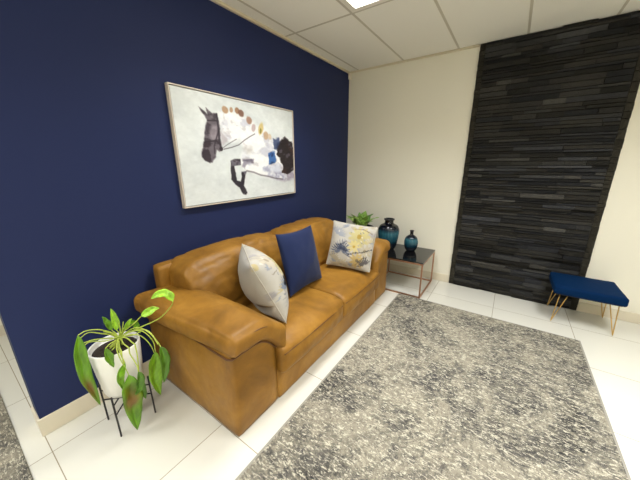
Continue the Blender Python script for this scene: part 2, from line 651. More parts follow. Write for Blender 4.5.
def arm(mirror):
    def my(p):
        return (p[0], YM - p[1], p[2]) if mirror else tuple(p)
    a0, a1 = -2.905, -2.572

    def panel_fn(p, t):
        return my((p[0], p[1], p[2]))
    lo, hi = (.032, a0, .0), (.95, a1, .58)
    pan = soft_box('arm_panel', lo, hi, (18, 8, 14), .018, (.004, .006, 0), LE, so, panel_fn, .003, 3.0, 1.0 + mirror)
    out = -2.972 if not mirror else -2.925

    def pad_fn(p, t):
        x, y, z = p
        s = sstep(-.25, 1.0, t[1])
        drop = .19 * s * s
        sag = .006 * sstep(.2, 1, t[0])
        # outer edge rolls under, front nose is rounder
        z2 = z - (drop * .66 if t[2] > 0 else drop * 1.05) - sag
        if t[1] < 0:
            y += .062 * -t[1] * sstep(-.7, .95, t[0])
        z2 += .02 * math.sin(math.pi * (t[0] * .5 + .5)) * (1 - abs(t[1])) * (1 if t[2] > 0 else 0)
        return my((x, y, z2))
    # dark tube paints in crease shadow along the pad joint, side and front
    jp = [my((.05 + .88 * k / 12, a0 - .004, .5335 - .006 * sstep(.2, 1, -1 + 2 * (.05 + .88 * k / 12 - .03) / .955))) for k in range(13)]
    for k in range(12):
        y_ = a0 + .012 + (a1 - a0 - .014) * k / 11
        s_ = sstep(-.25, 1.0, -1 + 2 * (y_ - out) / (-2.485 - out))
        jp.append(my((.954, y_, .527 - .2 * s_ * s_)))
    bm = bmesh.new()
    bm_tube(bm, jp, .0055, 6)
    bm_obj('joint_crease_shade', bm, M['leather_seam_shade'], pan)
    pad = soft_box('arm_pad', (.03, out, .535), (.985, -2.485, .668), (40, 26, 12), .046, (.008, .010, .016), LE, so, pad_fn, .008, 4.6, 3.0 + mirror * 5)
    # stitched seam running round the nose of the pad
    pts = []
    for k in range(13):
        f = k / 12
        y = out + .10 + f * ((-2.515) - (out + .10))
        tt = -1 + 2 * (y - out) / (-2.485 - out)
        s = sstep(-.25, 1.0, tt)
        pts.append(my((.9815 - .014 * (1 - math.sin(math.pi * f)), y, .634 - .14 * s * s - .006)))
    bm = bmesh.new()
    bm_tube(bm, catmull(pts, 3), .0035, 6)
    bm_obj('piping', bm, M['leather_seam_shade'], pad)


arm(0)
arm(1)
# back frame against the wall
soft_box('back_frame', (.03, -2.815, .06), (.125, -.79, .832), (6, 40, 18), .02, (.006, .0, .004), LE, so, None, .004, 4, 9)
# lower front rail and seat deck
soft_box('seat_base', (.12, -2.575, .0), (.955, -1.025, .235), (18, 34, 8), .015, (.004, 0, 0), LE, so, None, .003, 4, 4)


def seat_fn(p, t):
    x, y, z = p
    # front edge rolls forward and down
    f = sstep(.55, 1, t[0])
    if t[2] > 0:
        z -= .028 * f * f
    return (x, y, z)


for y0, y1, sd in ((-2.572, -1.803, 2.0), (-1.797, -1.028, 8.0)):
    sc_ = soft_box('seat_cushion', (.30, y0, .205), (1.0, y1, .425), (28, 32, 10), .035, (.016, .0, .026), LE, so, seat_fn, .008, 4.2, sd)
    bm = bmesh.new()
    pts = [(.998 + .012 * math.sin(math.pi * k / 16), y0 + .02 + (y1 - y0 - .04) * k / 16, .352 + .006 * math.sin(math.pi * k / 16)) for k in range(17)]
    bm_tube(bm, catmull(pts, 2), .004, 6)
    bm_obj('piping', bm, M['leather_seam_shade'], sc_)


def back_fn(p, t):
    x, y, z = p
    lean = (z - .40) * .26 * (t[0] + 1) / 2
    top = sstep(.3, 1.0, t[2])
    x = x - lean
    if t[0] > 0:
        x += .03 * math.sin(math.pi * max(0, min(1, (z - .42) / .45)))
    # ends sag a little lower than the middle
    z -= .028 * abs(t[1]) ** 3 * top
    return (x, y, z)


soft_box('back_cushion', (.035, -2.745, .40), (.47, -1.765, .875), (16, 46, 26), .085, (.02, .012, .016), LE, so, back_fn, .017, 5.0, 12.0, (1, .8, 1.6))
soft_box('back_cushion', (.035, -1.755, .40), (.47, -.855, .875), (16, 46, 26), .085, (.02, .012, .016), LE, so, back_fn, .017, 5.0, 31.0, (1, .8, 1.6))


# ------------------------------------------------------------------ cushions
def pillow(name, label, corners, thick, paint_front, paint_back, mat, pinch=.06, seedv=0.0, group=None, pipe=None, n=64, squash=0.0, arm_clamp=None):
    """corners: top-left, top-right, bottom-right, bottom-left as seen from the front"""
    c = [Vector(p) for p in corners]
    ctr = sum(c, Vector()) / 4
    nrm = ((c[1] - c[0]).cross(c[3] - c[0])).normalized()
    nrm = -nrm
    t = thing(name, label, 'cushion', tuple(ctr), group)
    verts, cols, faces = [], [], []
    ids = {}
    for side in (1, -1):
        for j in range(n + 1):
            for i in range(n + 1):
                u, v = i / n, j / n
                edge = i in (0, n) or j in (0, n)
                if edge and side < 0:
                    ids[(side, i, j)] = ids[(1, i, j)]
                    continue
                a, b = 2 * u - 1, 2 * v - 1
                # sides bow in between the corners
                k = pinch
                a2 = a * (1 - k * (1 - b * b))
                b2 = b * (1 - k * (1 - a * a))
                uu, vv = (a2 + 1) / 2, (b2 + 1) / 2
                p = (c[0] * (1 - uu) + c[1] * uu) * (1 - vv) + (c[3] * (1 - uu) + c[2] * uu) * vv
                hgt = ((1 - a ** 2) * (1 - b ** 2)) ** .52
                q = Vector((u * 3 + seedv, v * 3, side * 2 + seedv))
                rim = (1 - max(abs(a), abs(b)) ** 6)
                hgt *= 1 + .13 * noise.noise(q) * rim
                hgt += .035 * noise.noise(Vector((u * 7 + seedv, v * 7, side * 3.3))) * rim * (1 if not edge else 0)
                p = p + nrm * (side * hgt * thick / 2) + Vector((0, 0, -squash * (1 - b) * 0))
                if arm_clamp:
                    # pressed against the padded arm and the seat
                    if p.z < .60 and p.x > .1:
                        p.y = max(p.y, -2.470 + .006 * (1 - abs(a)))
                    p.x = max(p.x, arm_clamp(p.z))
                p.z = max(p.z, .4585)
                ids[(side, i, j)] = len(verts)
                verts.append(p)
                if paint_front is not None:
                    P = paint_front if side > 0 else paint_back
                    yy, xx = int(v * (P.shape[0] - 1)), int((u if side > 0 else 1 - u) * (P.shape[1] - 1))
                    cols.append(P[yy, xx])
        for j in range(n):
            for i in range(n):
                f = [ids[(side, i, j)], ids[(side, i, j + 1)], ids[(side, i + 1, j + 1)], ids[(side, i + 1, j)]]
                faces.append(f if side > 0 else f[::-1])
    me = bpy.data.meshes.new('cover')
    me.from_pydata([tuple(v) for v in verts], [], faces)
    if paint_front is not None:
        paint_attr(me, cols)
    me.update()
    link_mesh('cover', me, mat, t)
    if pipe is not None:
        loop = [verts[ids[(1, i, 0)]] for i in range(n + 1)] + [verts[ids[(1, n, j)]] for j in range(1, n + 1)] + \
               [verts[ids[(1, i, n)]] for i in range(n - 1, -1, -1)] + [verts[ids[(1, 0, j)]] for j in range(n - 1, -1, -1)]
        bm = bmesh.new()
        bm_tube(bm, loop[::2] + [loop[-1]], .0035, 6)
        bm_obj('piping', bm, pipe, t)
    return t


def floral(seed, w=150, variant=0):
    P = Painter(w, w, (206, 202, 194), seed)
    rg = random.Random(seed)
    cl = P.cloud(4)[..., None]
    P.img += (cl - .5) * 26

    def spray(cx, cy, ang, spread, cnt, L, wd, col, a=.9):
        for k in range(cnt):
            th = ang + spread * (k / (cnt - 1) - .5)
            l = L * rg.uniform(.75, 1.05)
            P.ell(cx + math.cos(th) * l * .55, cy + math.sin(th) * l * .55, l * .45, wd, th, col, a, soft=.3)

    def flower(cx, cy, r, col, mid, n=9):
        for k in range(n):
            th = 2 * math.pi * k / n + rg.uniform(-.15, .15)
            P.ell(cx + math.cos(th) * r * .6, cy + math.sin(th) * r * .6, r * .45, r * .17, th, col, .85, soft=.35)
        P.ell(cx, cy, r * .22, r * .22, 0, mid, .9)
    for k in range(22):
        spray(rg.random(), rg.random(), rg.uniform(-3, 0), rg.uniform(1.4, 2.8), rg.choice((7, 9)), rg.uniform(.10, .18), .010,
              rg.choice(((178, 176, 178), (190, 182, 166), (160, 164, 174), (204, 190, 150), (228, 224, 216))), .75)
    grey, blue, yel, dk = (140, 146, 160), (166, 176, 192), (198, 184, 132), (70, 72, 82)
    if variant == 0:
        spray(.30, .66, -1.6, 3.9, 17, .30, .012, (128, 134, 150))
        spray(.32, .62, -1.4, 3.0, 11, .20, .010, (98, 104, 122))
        spray(.16, .30, -1.2, 2.4, 9, .24, .016, (176, 180, 188))
        flower(.66, .26, .24, (206, 196, 150), (186, 164, 100), 11)
        flower(.58, .50, .15, (226, 212, 160), (204, 176, 100))
        flower(.84, .56, .15, (198, 190, 172), (160, 150, 130))
        flower(.70, .80, .17, (206, 184, 132), (150, 138, 116), 11)
        spray(.88, .86, -2.2, 2.6, 9, .2, .014, (124, 122, 124))
        spray(.14, .86, -1.2, 2.2, 8, .2, .014, (188, 180, 160))
        P.line([(.44, .72), (.60, .64), (.78, .60), (.98, .50)], .009, (78, 76, 84), .9)
        P.line([(.52, .10), (.72, .08), (.92, .16)], .010, (150, 136, 120), .8)
        P.line([(.10, .52), (.26, .50), (.40, .40)], .006, dk, .7)
        P.line([(.66, .92), (.80, .74), (.90, .68)], .007, (104, 96, 92), .7)
        for k in range(26):
            P.ell(rg.random(), rg.random(), .022, .009, rg.random() * 3, rg.choice((grey, blue, yel, (236, 230, 220))), .8)
    else:
        flower(.50, .36, .22, (210, 198, 152), (184, 162, 100), 11)
        flower(.30, .14, .16, (208, 200, 184), (176, 166, 150))
        flower(.76, .20, .18, (196, 184, 160), (160, 150, 130))
        spray(.72, .62, -1.8, 3.0, 11, .24, .016, (170, 178, 192))
        spray(.50, .80, -1.3, 2.8, 11, .22, .014, (196, 182, 132))
        spray(.20, .66, -1.0, 2.4, 9, .2, .016, (150, 160, 178))
        for (x, y, r) in ((.34, .56, .060), (.28, .60, .055), (.40, .61, .05), (.33, .65, .05), (.62, .44, .035), (.66, .48, .03), (.58, .5, .025)):
            P.ell(x, y, r, r * .8, .5, (62, 62, 70), .95, soft=.3, warp=.8)
        P.line([(.34, .58), (.44, .72), (.60, .78), (.70, .80)], .012, (66, 66, 74), .9)
        P.line([(.44, .72), (.40, .80)], .010, (66, 66, 74), .9)
        P.line([(.10, .30), (.30, .34), (.48, .22), (.70, .06)], .006, (150, 140, 130), .8)
        for k in range(26):
            P.ell(rg.random(), rg.random(), .024, .010, rg.random() * 3, rg.choice((grey, blue, yel, (238, 232, 222))), .8)
    return np.clip((P.img - 150) * 1.15 + 112, 0, 255)


plain = np.ones((150, 150, 3)) * np.array((158, 154, 146))
FL0, FL1 = floral(5), floral(11, variant=1)


def tilted(ctr, n, spin, s):
    n = Vector(n).normalized()
    h = Vector((0, 0, 1)).cross(n).normalized()
    u = n.cross(h)
    a = h * math.cos(spin) + u * math.sin(spin)
    b = -h * math.sin(spin) + u * math.cos(spin)
    c = Vector(ctr)
    return [c + (a * x + b * y) * (s / 2) for x, y in ((-1, 1), (1, 1), (1, -1), (-1, -1))]


pillow('cushion', 'cream floral cushion with plain grey back, tucked edge-on beside the near sofa arm',
       tilted((.640, -2.362, .688), (.52, .76, .42), .02, .485), .30, FL1, plain, M['print'], .05, 1.0, None, M['piping_grey'],
       arm_clamp=lambda z: .53 - .26 * (z - .40) if z < .90 else -9)
pillow('cushion', 'plain royal blue square cushion propped in the middle of the sofa',
       [(.535, -2.105, .962), (.53, -1.63, .950), (.662, -1.64, .446), (.677, -2.12, .460)], .17, None, None, M['blue_cloth'], .085, 4.0)
pillow('cushion', 'cream, grey and yellow floral cushion facing the room at the far sofa arm',
       [(.549, -1.25, .925), (.981, -1.126, .881), (.98, -1.275, .451), (.549, -1.399, .494)], .15, FL0, plain, M['print'], .045, 7.0, None, M['piping_grey'])

# ------------------------------------------------------------------ painting
PY0, PY1, PZ0, PZ1 = -2.522, -1.243, 1.180, 2.018
t = thing('framed_painting', 'framed canvas of a leaping grey and white horse on the navy wall', 'painting', (0, (PY0 + PY1) / 2, PZ0))
bm = bmesh.new()
fw = .008
for lo, hi in (((.002, PY0, PZ0), (.040, PY0 + fw, PZ1)), ((.002, PY1 - fw, PZ0), (.040, PY1, PZ1)),
               ((.002, PY0 + fw, PZ0), (.040, PY1 - fw, PZ0 + fw)), ((.002, PY0 + fw, PZ1 - fw), (.040, PY1 - fw, PZ1))):
    bm_box(bm, lo, hi, .0015)
bm_obj('frame', bm, M['frame'], t, smooth=False)
box('backing', (.002, PY0 + fw, PZ0 + fw), (.010, PY1 - fw, PZ1 - fw), M['frame_in'], t)
g = .006
cw, ch = 300, 196
P = Painter(cw, ch, (214, 219, 220), 21)
ASP = 1.28 / .84
P.img += ((P.cloud(5) - .5) * 34)[..., None] * np.array((1, .98, .9))
P.img += ((P.cloud(3, .3) - .5) * 20)[..., None]
HP = {
    'body': [(0.297,0.129),(0.414,0.122),(0.557,0.18),(0.672,0.271),(0.734,0.336),(0.911,0.314),(1.018,0.368),(1.015,0.8),(0.862,0.826),(0.652,0.77),(0.5,0.715),(0.451,0.675),(0.423,0.585),(0.47,0.487),(0.436,0.382),(0.369,0.42),(0.323,0.367),(0.298,0.299)],
    'head': [(0.158,0.126),(0.193,0.162),(0.208,0.181),(0.204,0.123),(0.225,0.146),(0.243,0.165),(0.277,0.155),(0.283,0.208),(0.289,0.295),(0.291,0.362),(0.291,0.443),(0.298,0.487),(0.27,0.512),(0.25,0.493),(0.238,0.564),(0.208,0.612),(0.19,0.615),(0.157,0.591),(0.142,0.546),(0.154,0.479),(0.169,0.428),(0.171,0.384),(0.174,0.335),(0.186,0.28),(0.2,0.23),(0.189,0.201),(0.173,0.168)],
    'cheek': [(0.236,0.271),(0.268,0.26),(0.272,0.331),(0.263,0.389),(0.229,0.415),(0.21,0.373),(0.215,0.318)],
    'jaw': [(0.296,0.316),(0.334,0.38),(0.327,0.416),(0.3,0.454),(0.288,0.42)],
    'muz1': [(0.163,0.423),(0.206,0.424),(0.213,0.451),(0.193,0.47),(0.157,0.47)],
    'muz2': [(0.152,0.496),(0.192,0.489),(0.197,0.531),(0.201,0.589),(0.19,0.615),(0.163,0.596),(0.14,0.563)],
    'noseb': [(0.171,0.428),(0.252,0.407),(0.283,0.444)],
    'cheekstrap': [(0.276,0.166),(0.276,0.242),(0.278,0.33),(0.275,0.421),(0.283,0.484)],
    'brow': [(0.205,0.234),(0.24,0.231),(0.28,0.225)],
    'strap2': [(0.272,0.331),(0.254,0.39),(0.234,0.46),(0.233,0.529)],
    'bit': [(0.283,0.484)],
    'rein1': [(0.294,0.475),(0.335,0.438),(0.388,0.397),(0.412,0.38)],
    'rein2': [(0.304,0.484),(0.363,0.465),(0.427,0.435),(0.485,0.379),(0.532,0.342),(0.58,0.308)],
    'mane': [(0.34,0.114),(0.39,0.105),(0.438,0.102),(0.468,0.118),(0.535,0.176),(0.571,0.249),(0.642,0.25),(0.69,0.315),(0.728,0.323)],
    'leg': [(0.35,0.592),(0.381,0.578),(0.434,0.578),(0.434,0.636),(0.405,0.646),(0.378,0.651),(0.382,0.71),(0.385,0.798),(0.417,0.81),(0.429,0.76),(0.432,0.71),(0.477,0.705),(0.461,0.748),(0.455,0.815),(0.445,0.858),(0.459,0.904),(0.47,0.943),(0.451,0.96),(0.431,0.95),(0.415,0.904),(0.404,0.876),(0.371,0.84),(0.341,0.786),(0.339,0.694)],
    'thigh': [(0.445,0.58),(0.554,0.58),(0.55,0.62),(0.481,0.635),(0.462,0.675),(0.441,0.649)],
    'grey1': [(0.469,0.462),(0.538,0.443),(0.547,0.494),(0.488,0.524)],
    'belly': [(0.48,0.702),(0.541,0.719),(0.611,0.755),(0.687,0.774),(0.767,0.803),(0.852,0.819)],
    'dark': [(0.809,0.377),(0.855,0.355),(0.907,0.311),(0.987,0.353),(1.016,0.452),(1.013,0.699),(0.963,0.736),(0.922,0.759),(0.858,0.74),(0.85,0.637),(0.817,0.518),(0.791,0.436)],
    'blue': [(0.705,0.505),(0.777,0.487),(0.783,0.553),(0.77,0.613),(0.705,0.64)],
    'navytop': [(0.762,0.345),(0.83,0.327),(0.837,0.399),(0.793,0.486),(0.77,0.454)],
    'lav': [(0.639,0.641),(0.84,0.611),(0.857,0.761),(0.852,0.824),(0.75,0.82),(0.642,0.74)],
    'splash': [(0.753,0.724),(1.021,0.718),(1.02,0.803),(0.943,0.847),(0.783,0.834)],
    'lightpatch': [(0.711,0.648),(0.839,0.637),(0.846,0.725),(0.769,0.724),(0.713,0.707)],
}
A_ = dict(asp=ASP)


def pm(k, soft=.012, warp=.03):
    return P.poly_mask(HP[k], soft, warp, ASP)


cl1, cl2, cl3 = P.cloud(9), P.cloud(18), P.cloud(6)
P.put(pm('body', .05, .04), (240, 240, 242), .85)
P.put(pm('body', .05, .02) * np.clip((cl1 - .50) * 6, 0, 1), (192, 192, 206), .75)
P.put(pm('body', .05, .02) * np.clip((cl2 - .6) * 8, 0, 1), (178, 172, 176), .5)
P.put(pm('splash', .05, .08) * np.clip((cl2 - .42) * 6, 0, 1), (150, 140, 160), .8)
P.put(pm('lav', .04, .06) * np.clip((cl1 - .40) * 6, 0, 1), (158, 160, 186), .8)
P.put(pm('lightpatch', .03, .05), (222, 226, 236), .7)
dk = pm('dark', .02, .06)
P.put(dk, (34, 27, 29), .95)
P.put(dk * np.clip((cl2 - .55) * 8, 0, 1), (104, 98, 112), .7)
P.put(dk * np.clip((cl1 - .58) * 8, 0, 1), (70, 50, 44), .8)
P.put(pm('navytop', .02, .06), (52, 66, 104), .85)
P.put(pm('blue', .015, .04), (48, 92, 158), .9)
P.put(pm('blue', .015, .04) * np.clip((cl2 - .52) * 8, 0, 1), (30, 52, 96), .8)
P.line(HP['belly'], .008, (92, 84, 92), .7, ASP, .012)
P.put(pm('grey1', .04, .06), (186, 182, 178), .6)
P.put(pm('thigh', .02, .04), (128, 122, 138), .8)
P.put(pm('thigh', .02, .04) * np.clip((cl2 - .5) * 8, 0, 1), (84, 78, 92), .7)
lg = pm('leg', .012, .015)
P.put(lg, (40, 35, 42), .95)
P.put(lg * np.clip((cl2 - .56) * 9, 0, 1), (128, 122, 134), .7)
hd = pm('head', .014, .015)
P.put(hd, (98, 90, 98), .95)
P.put(hd * np.clip((cl2 - .46) * 7, 0, 1), (60, 53, 60), .8)
P.put(pm('cheek', .03, .03), (168, 158, 166), .6)
P.put(pm('jaw', .02, .04), (176, 166, 174), .7)
P.put(pm('muz1', .012, .02), (54, 44, 50), .85)
P.put(pm('muz2', .014, .02), (52, 44, 50), .9)
P.line(HP['brow'], .006, (52, 46, 52), .9, ASP, .006)
P.line(HP['cheekstrap'], .009, (50, 44, 52), .9, ASP, .006)
P.line(HP['strap2'], .007, (56, 48, 56), .85, ASP, .006)
P.line(HP['noseb'], .007, (50, 42, 48), .85, ASP, .006)
P.line(HP['rein1'], .0035, (92, 86, 92), .85, ASP, .006)
P.line(HP['rein2'], .0045, (84, 78, 86), .9, ASP, .006)
P.ell(HP['bit'][0][0], HP['bit'][0][1], .022, .020, 0, (48, 40, 46), .9, ASP)
for (cx_, cy_), (rx_, ry_, col_) in zip(HP['mane'], ((.036, .034, (172, 138, 106)), (.020, .026, (176, 142, 112)), (.030, .030, (150, 112, 84)), (.040, .034, (116, 82, 66)),
                                                      (.040, .036, (160, 124, 104)), (.026, .04, (188, 168, 168)), (.036, .070, (206, 184, 120)), (.040, .044, (190, 160, 128)), (.03, .03, (208, 188, 164)))):
    P.ell(cx_, cy_, rx_, ry_, .4, col_, .9, ASP, .35, .5)
P.ell(HP['mane'][6][0] - .004, HP['mane'][6][1] + .02, .014, .03, .2, (120, 116, 52), .8, ASP, .4, .5)
P.img += ((P.cloud(40) - .5) * 16)[..., None]
P.img = np.clip(P.img, 0, 255)
y0, y1, z0, z1, xc = PY0 + fw + g, PY1 - fw - g, PZ0 + fw + g, PZ1 - fw - g, .034
verts, faces, cols = [], [], []
for j in range(ch):
    for i in range(cw):
        verts.append((xc, y0 + (y1 - y0) * i / (cw - 1), z1 - (z1 - z0) * j / (ch - 1)))
        cols.append(P.img[j, i])
for j in range(ch - 1):
    for i in range(cw - 1):
        a = j * cw + i
        faces.append((a, a + cw, a + cw + 1, a + 1))
rim = [i for i in range(cw)] + [j * cw + cw - 1 for j in range(1, ch)] + [(ch - 1) * cw + i for i in range(cw - 2, -1, -1)] + [j * cw for j in range(ch - 2, 0, -1)]
bk = []
for r in rim:
    bk.append(len(verts))
    verts.append((.011, verts[r][1], verts[r][2]))
    cols.append((228, 226, 218))
for k in range(len(rim)):
    k2 = (k + 1) % len(rim)
    faces.append((rim[k], rim[k2], bk[k2], bk[k]))
me = bpy.data.meshes.new('canvas')
me.from_pydata(verts, [], faces)
paint_attr(me, cols)
link_mesh('canvas', me, M['canvas'], t, smooth=False)

# ------------------------------------------------------------------ side table and vases
TX0, TX1, TY0, TY1, TZ = .745, 1.338, -.660, -.085, .432
t = thing('side_table', 'square black-topped side table with copper frame between sofa and slate panel', 'side table', (1.04, -.37, 0))
box('table_top', (TX0, TY0, TZ - .016), (TX1, TY1, TZ), M['blackglass'], t, bevel=.002)
bm = bmesh.new()
q = .016
zt = TZ - .0165
for x in (TX0, TX1 - q):
    bm_box(bm, (x, TY0 + q, zt - q), (x + q, TY1 - q, zt), .0015)
for y in (TY0, TY1 - q):
    bm_box(bm, (TX0 + q, y, zt - q), (TX1 - q, y + q, zt), .0015)
bm_obj('top_rail', bm, M['copper'], t, smooth=False)
bm = bmesh.new()
for x in (TX0, TX1 - q):
    bm_box(bm, (x, TY0 + q, .001), (x + q, TY1 - q, .001 + q), .0015)
for y in (TY0, TY1 - q):
    bm_box(bm, (TX0 + q, y, .001), (TX1 - q, y + q, .001 + q), .0015)
bm_obj('bottom_rail', bm, M['copper'], t, smooth=False)
for x in (TX0, TX1 - q):
    for y in (TY0, TY1 - q):
        box('leg', (x, y, .001), (x + q, y + q, zt), M['copper'], t, bevel=.0015)


def ribbed_vase(name, label, c, prof, ribs, amp):
    t = thing(name, label, 'vase', c)
    seg = ribs * 6
    pr = [prof[0]] + [tuple(p) for p in catmull([(a, b, 0) for a, b in prof], 6)][1:]
    pr = [(p[0], p[1]) for p in pr]
    body = [(0.0, 0.0)] + pr
    zmax = max(b for a, b in pr)
    verts, faces = [], []
    for r, z in body:
        for k in range(seg):
            th = 2 * math.pi * k / seg
            f = sstep(.02, .2, z / zmax) * (1 - sstep(.62, .78, z / zmax))
            rr = max(0.0005, r * (1 + amp * f * (abs(math.sin(ribs * th / 2)) - .5)))
            verts.append((c[0] + rr * math.cos(th), c[1] + rr * math.sin(th), c[2] + z))
    for i in range(len(body) - 1):
        for k in range(seg):
            k2 = (k + 1) % seg
            faces.append((i * seg + k, i * seg + k2, (i + 1) * seg + k2, (i + 1) * seg + k))
    n = len(prof)
    from_data('vase_body', verts, faces, M['vase'], t)
    # rolled lip
    r, z = pr[-1]
    bm = bmesh.new()
    loop = [(c[0] + r * math.cos(2 * math.pi * k / 32), c[1] + r * math.sin(2 * math.pi * k / 32), c[2] + z) for k in range(33)]
    bm_tube(bm, loop, r * .16, 8, False)
    bm_obj('lip', bm, M['planter'], t)


ribbed_vase('vase', 'large ribbed dark teal glass vase half hidden behind the far sofa arm', (.815, -.365, TZ + .001),
            [(.075, 0), (.095, .03), (.112, .10), (.124, .19), (.126, .260), (.108, .305), (.068, .328), (.054, .342), (.053, .372), (.057, .384)], 22, .05)
ribbed_vase('vase', 'small ribbed teal glass bottle vase standing free on the side table', (1.085, -.29, TZ + .001),
            [(.046, 0), (.066, .025), (.079, .08), (.079, .125), (.066, .170), (.042, .196), (.023, .208), (.020, .232), (.023, .258)], 18, .06)


# ------------------------------------------------------------------ plants
def leaf_mesh(name, mid, width, facing, mat, parent, cup=.18, col=(84, 128, 34), spot=None, nl=18, nw=6, seed=0, shape=.8):
    """a blade with a folded midrib along a 3-D line; width may vary; slight thickness"""
    pts = catmull(mid, 8)
    # resample
    d = [0.0]
    for a, b in zip(pts, pts[1:]):
        d.append(d[-1] + (b - a).length)
    tot = d[-1]
    def at(s):
        s *= tot
        for i in range(len(d) - 1):
            if s <= d[i + 1] or i == len(d) - 2:
                f = (s - d[i]) / max(1e-9, d[i + 1] - d[i])
                return pts[i].lerp(pts[i + 1], min(1, max(0, f)))
    fc = Vector(facing).normalized()
    verts, cols, faces = [], [], []
    for i in range(nl + 1):
        s = i / nl
        p = at(s)
        tan = (at(min(1, s + .03)) - at(max(0, s - .03))).normalized()
        side = tan.cross(fc)
        side = side.normalized() if side.length > 1e-5 else tan.orthogonal().normalized()
        up = side.cross(tan).normalized()
        w = width * (math.sin(math.pi * min(1, s ** shape)) ** .8 * (1 - .25 * s)) + .0008
        for j in range(nw + 1):
            k = 2 * j / nw - 1
            rip = .22 * w * noise.noise(Vector((s * 6 + seed, k * 1.5, seed)))
            q = p + side * (k * w / 2) + up * (abs(k) * cup * w + rip)
            verts.append(q)
            f = noise.noise(Vector((s * 5, k * 2 + seed, seed * 2.0)))
            vein = .10 * (1 if j == nw // 2 else 0) + .05 * math.sin(s * 60 + abs(k) * 8)
            c = [ch_ * (1 + .22 * f + vein) for ch_ in col]
            if spot:
                g_ = math.exp(-((s - spot[0]) / spot[1]) ** 2 - ((k - spot[2]) / .7) ** 2) * 1.2
                g_ = min(1, g_ * (1 + .8 * f))
                c = [c[q_] * (1 - g_) + (112, 84, 32)[q_] * g_ for q_ in range(3)]
            cols.append([max(0, min(255, x)) for x in c])
    for i in range(nl):
        for j in range(nw):
            a = i * (nw + 1) + j
            faces.append((a, a + 1, a + nw + 2, a + nw + 1))
    me = bpy.data.meshes.new(name)
    me.from_pydata([tuple(v) for v in verts], [], faces)
    paint_attr(me, cols)
    o = link_mesh(name, me, mat, parent)
    sol = o.modifiers.new('thickness', 'SOLIDIFY')
    sol.thickness = .0012
    return o


PC = Vector((.283, -3.178, 0))
POT0 = .222
t = thing('plant_stand', 'black metal rod stand holding the white pot beside the sofa', 'plant stand', tuple(PC))
hs = .093
zl = .275
for sx in (-1, 1):
    for sy in (-1, 1):
        bm = bmesh.new()
        bm_tube(bm, [(PC.x + sx * hs, PC.y + sy * hs, .0005), (PC.x + sx * hs, PC.y + sy * hs, zl)], .0048, 8)
        bm_obj('leg', bm, M['black'], t)
for sgn in (-1, 1):
    bm = bmesh.new()
    zz = .150 + .0 * sgn
    bm_tube(bm, [(PC.x - hs, PC.y - sgn * hs, zz), (PC.x + hs, PC.y + sgn * hs, zz)], .0042, 8)
    bm_obj('cross_bar', bm, M['black'], t)
bm = bmesh.new()
rr = hs * 1.40
bm_tube(bm, [(PC.x - hs, PC.y - hs, POT0 - .006), (PC.x + hs, PC.y + hs, POT0 - .006)], .0042, 8)
bm_tube(bm, [(PC.x - hs, PC.y + hs, POT0 - .006), (PC.x + hs, PC.y - hs, POT0 - .006)], .0042, 8)
bm_obj('support_bar', bm, M['black'], t)

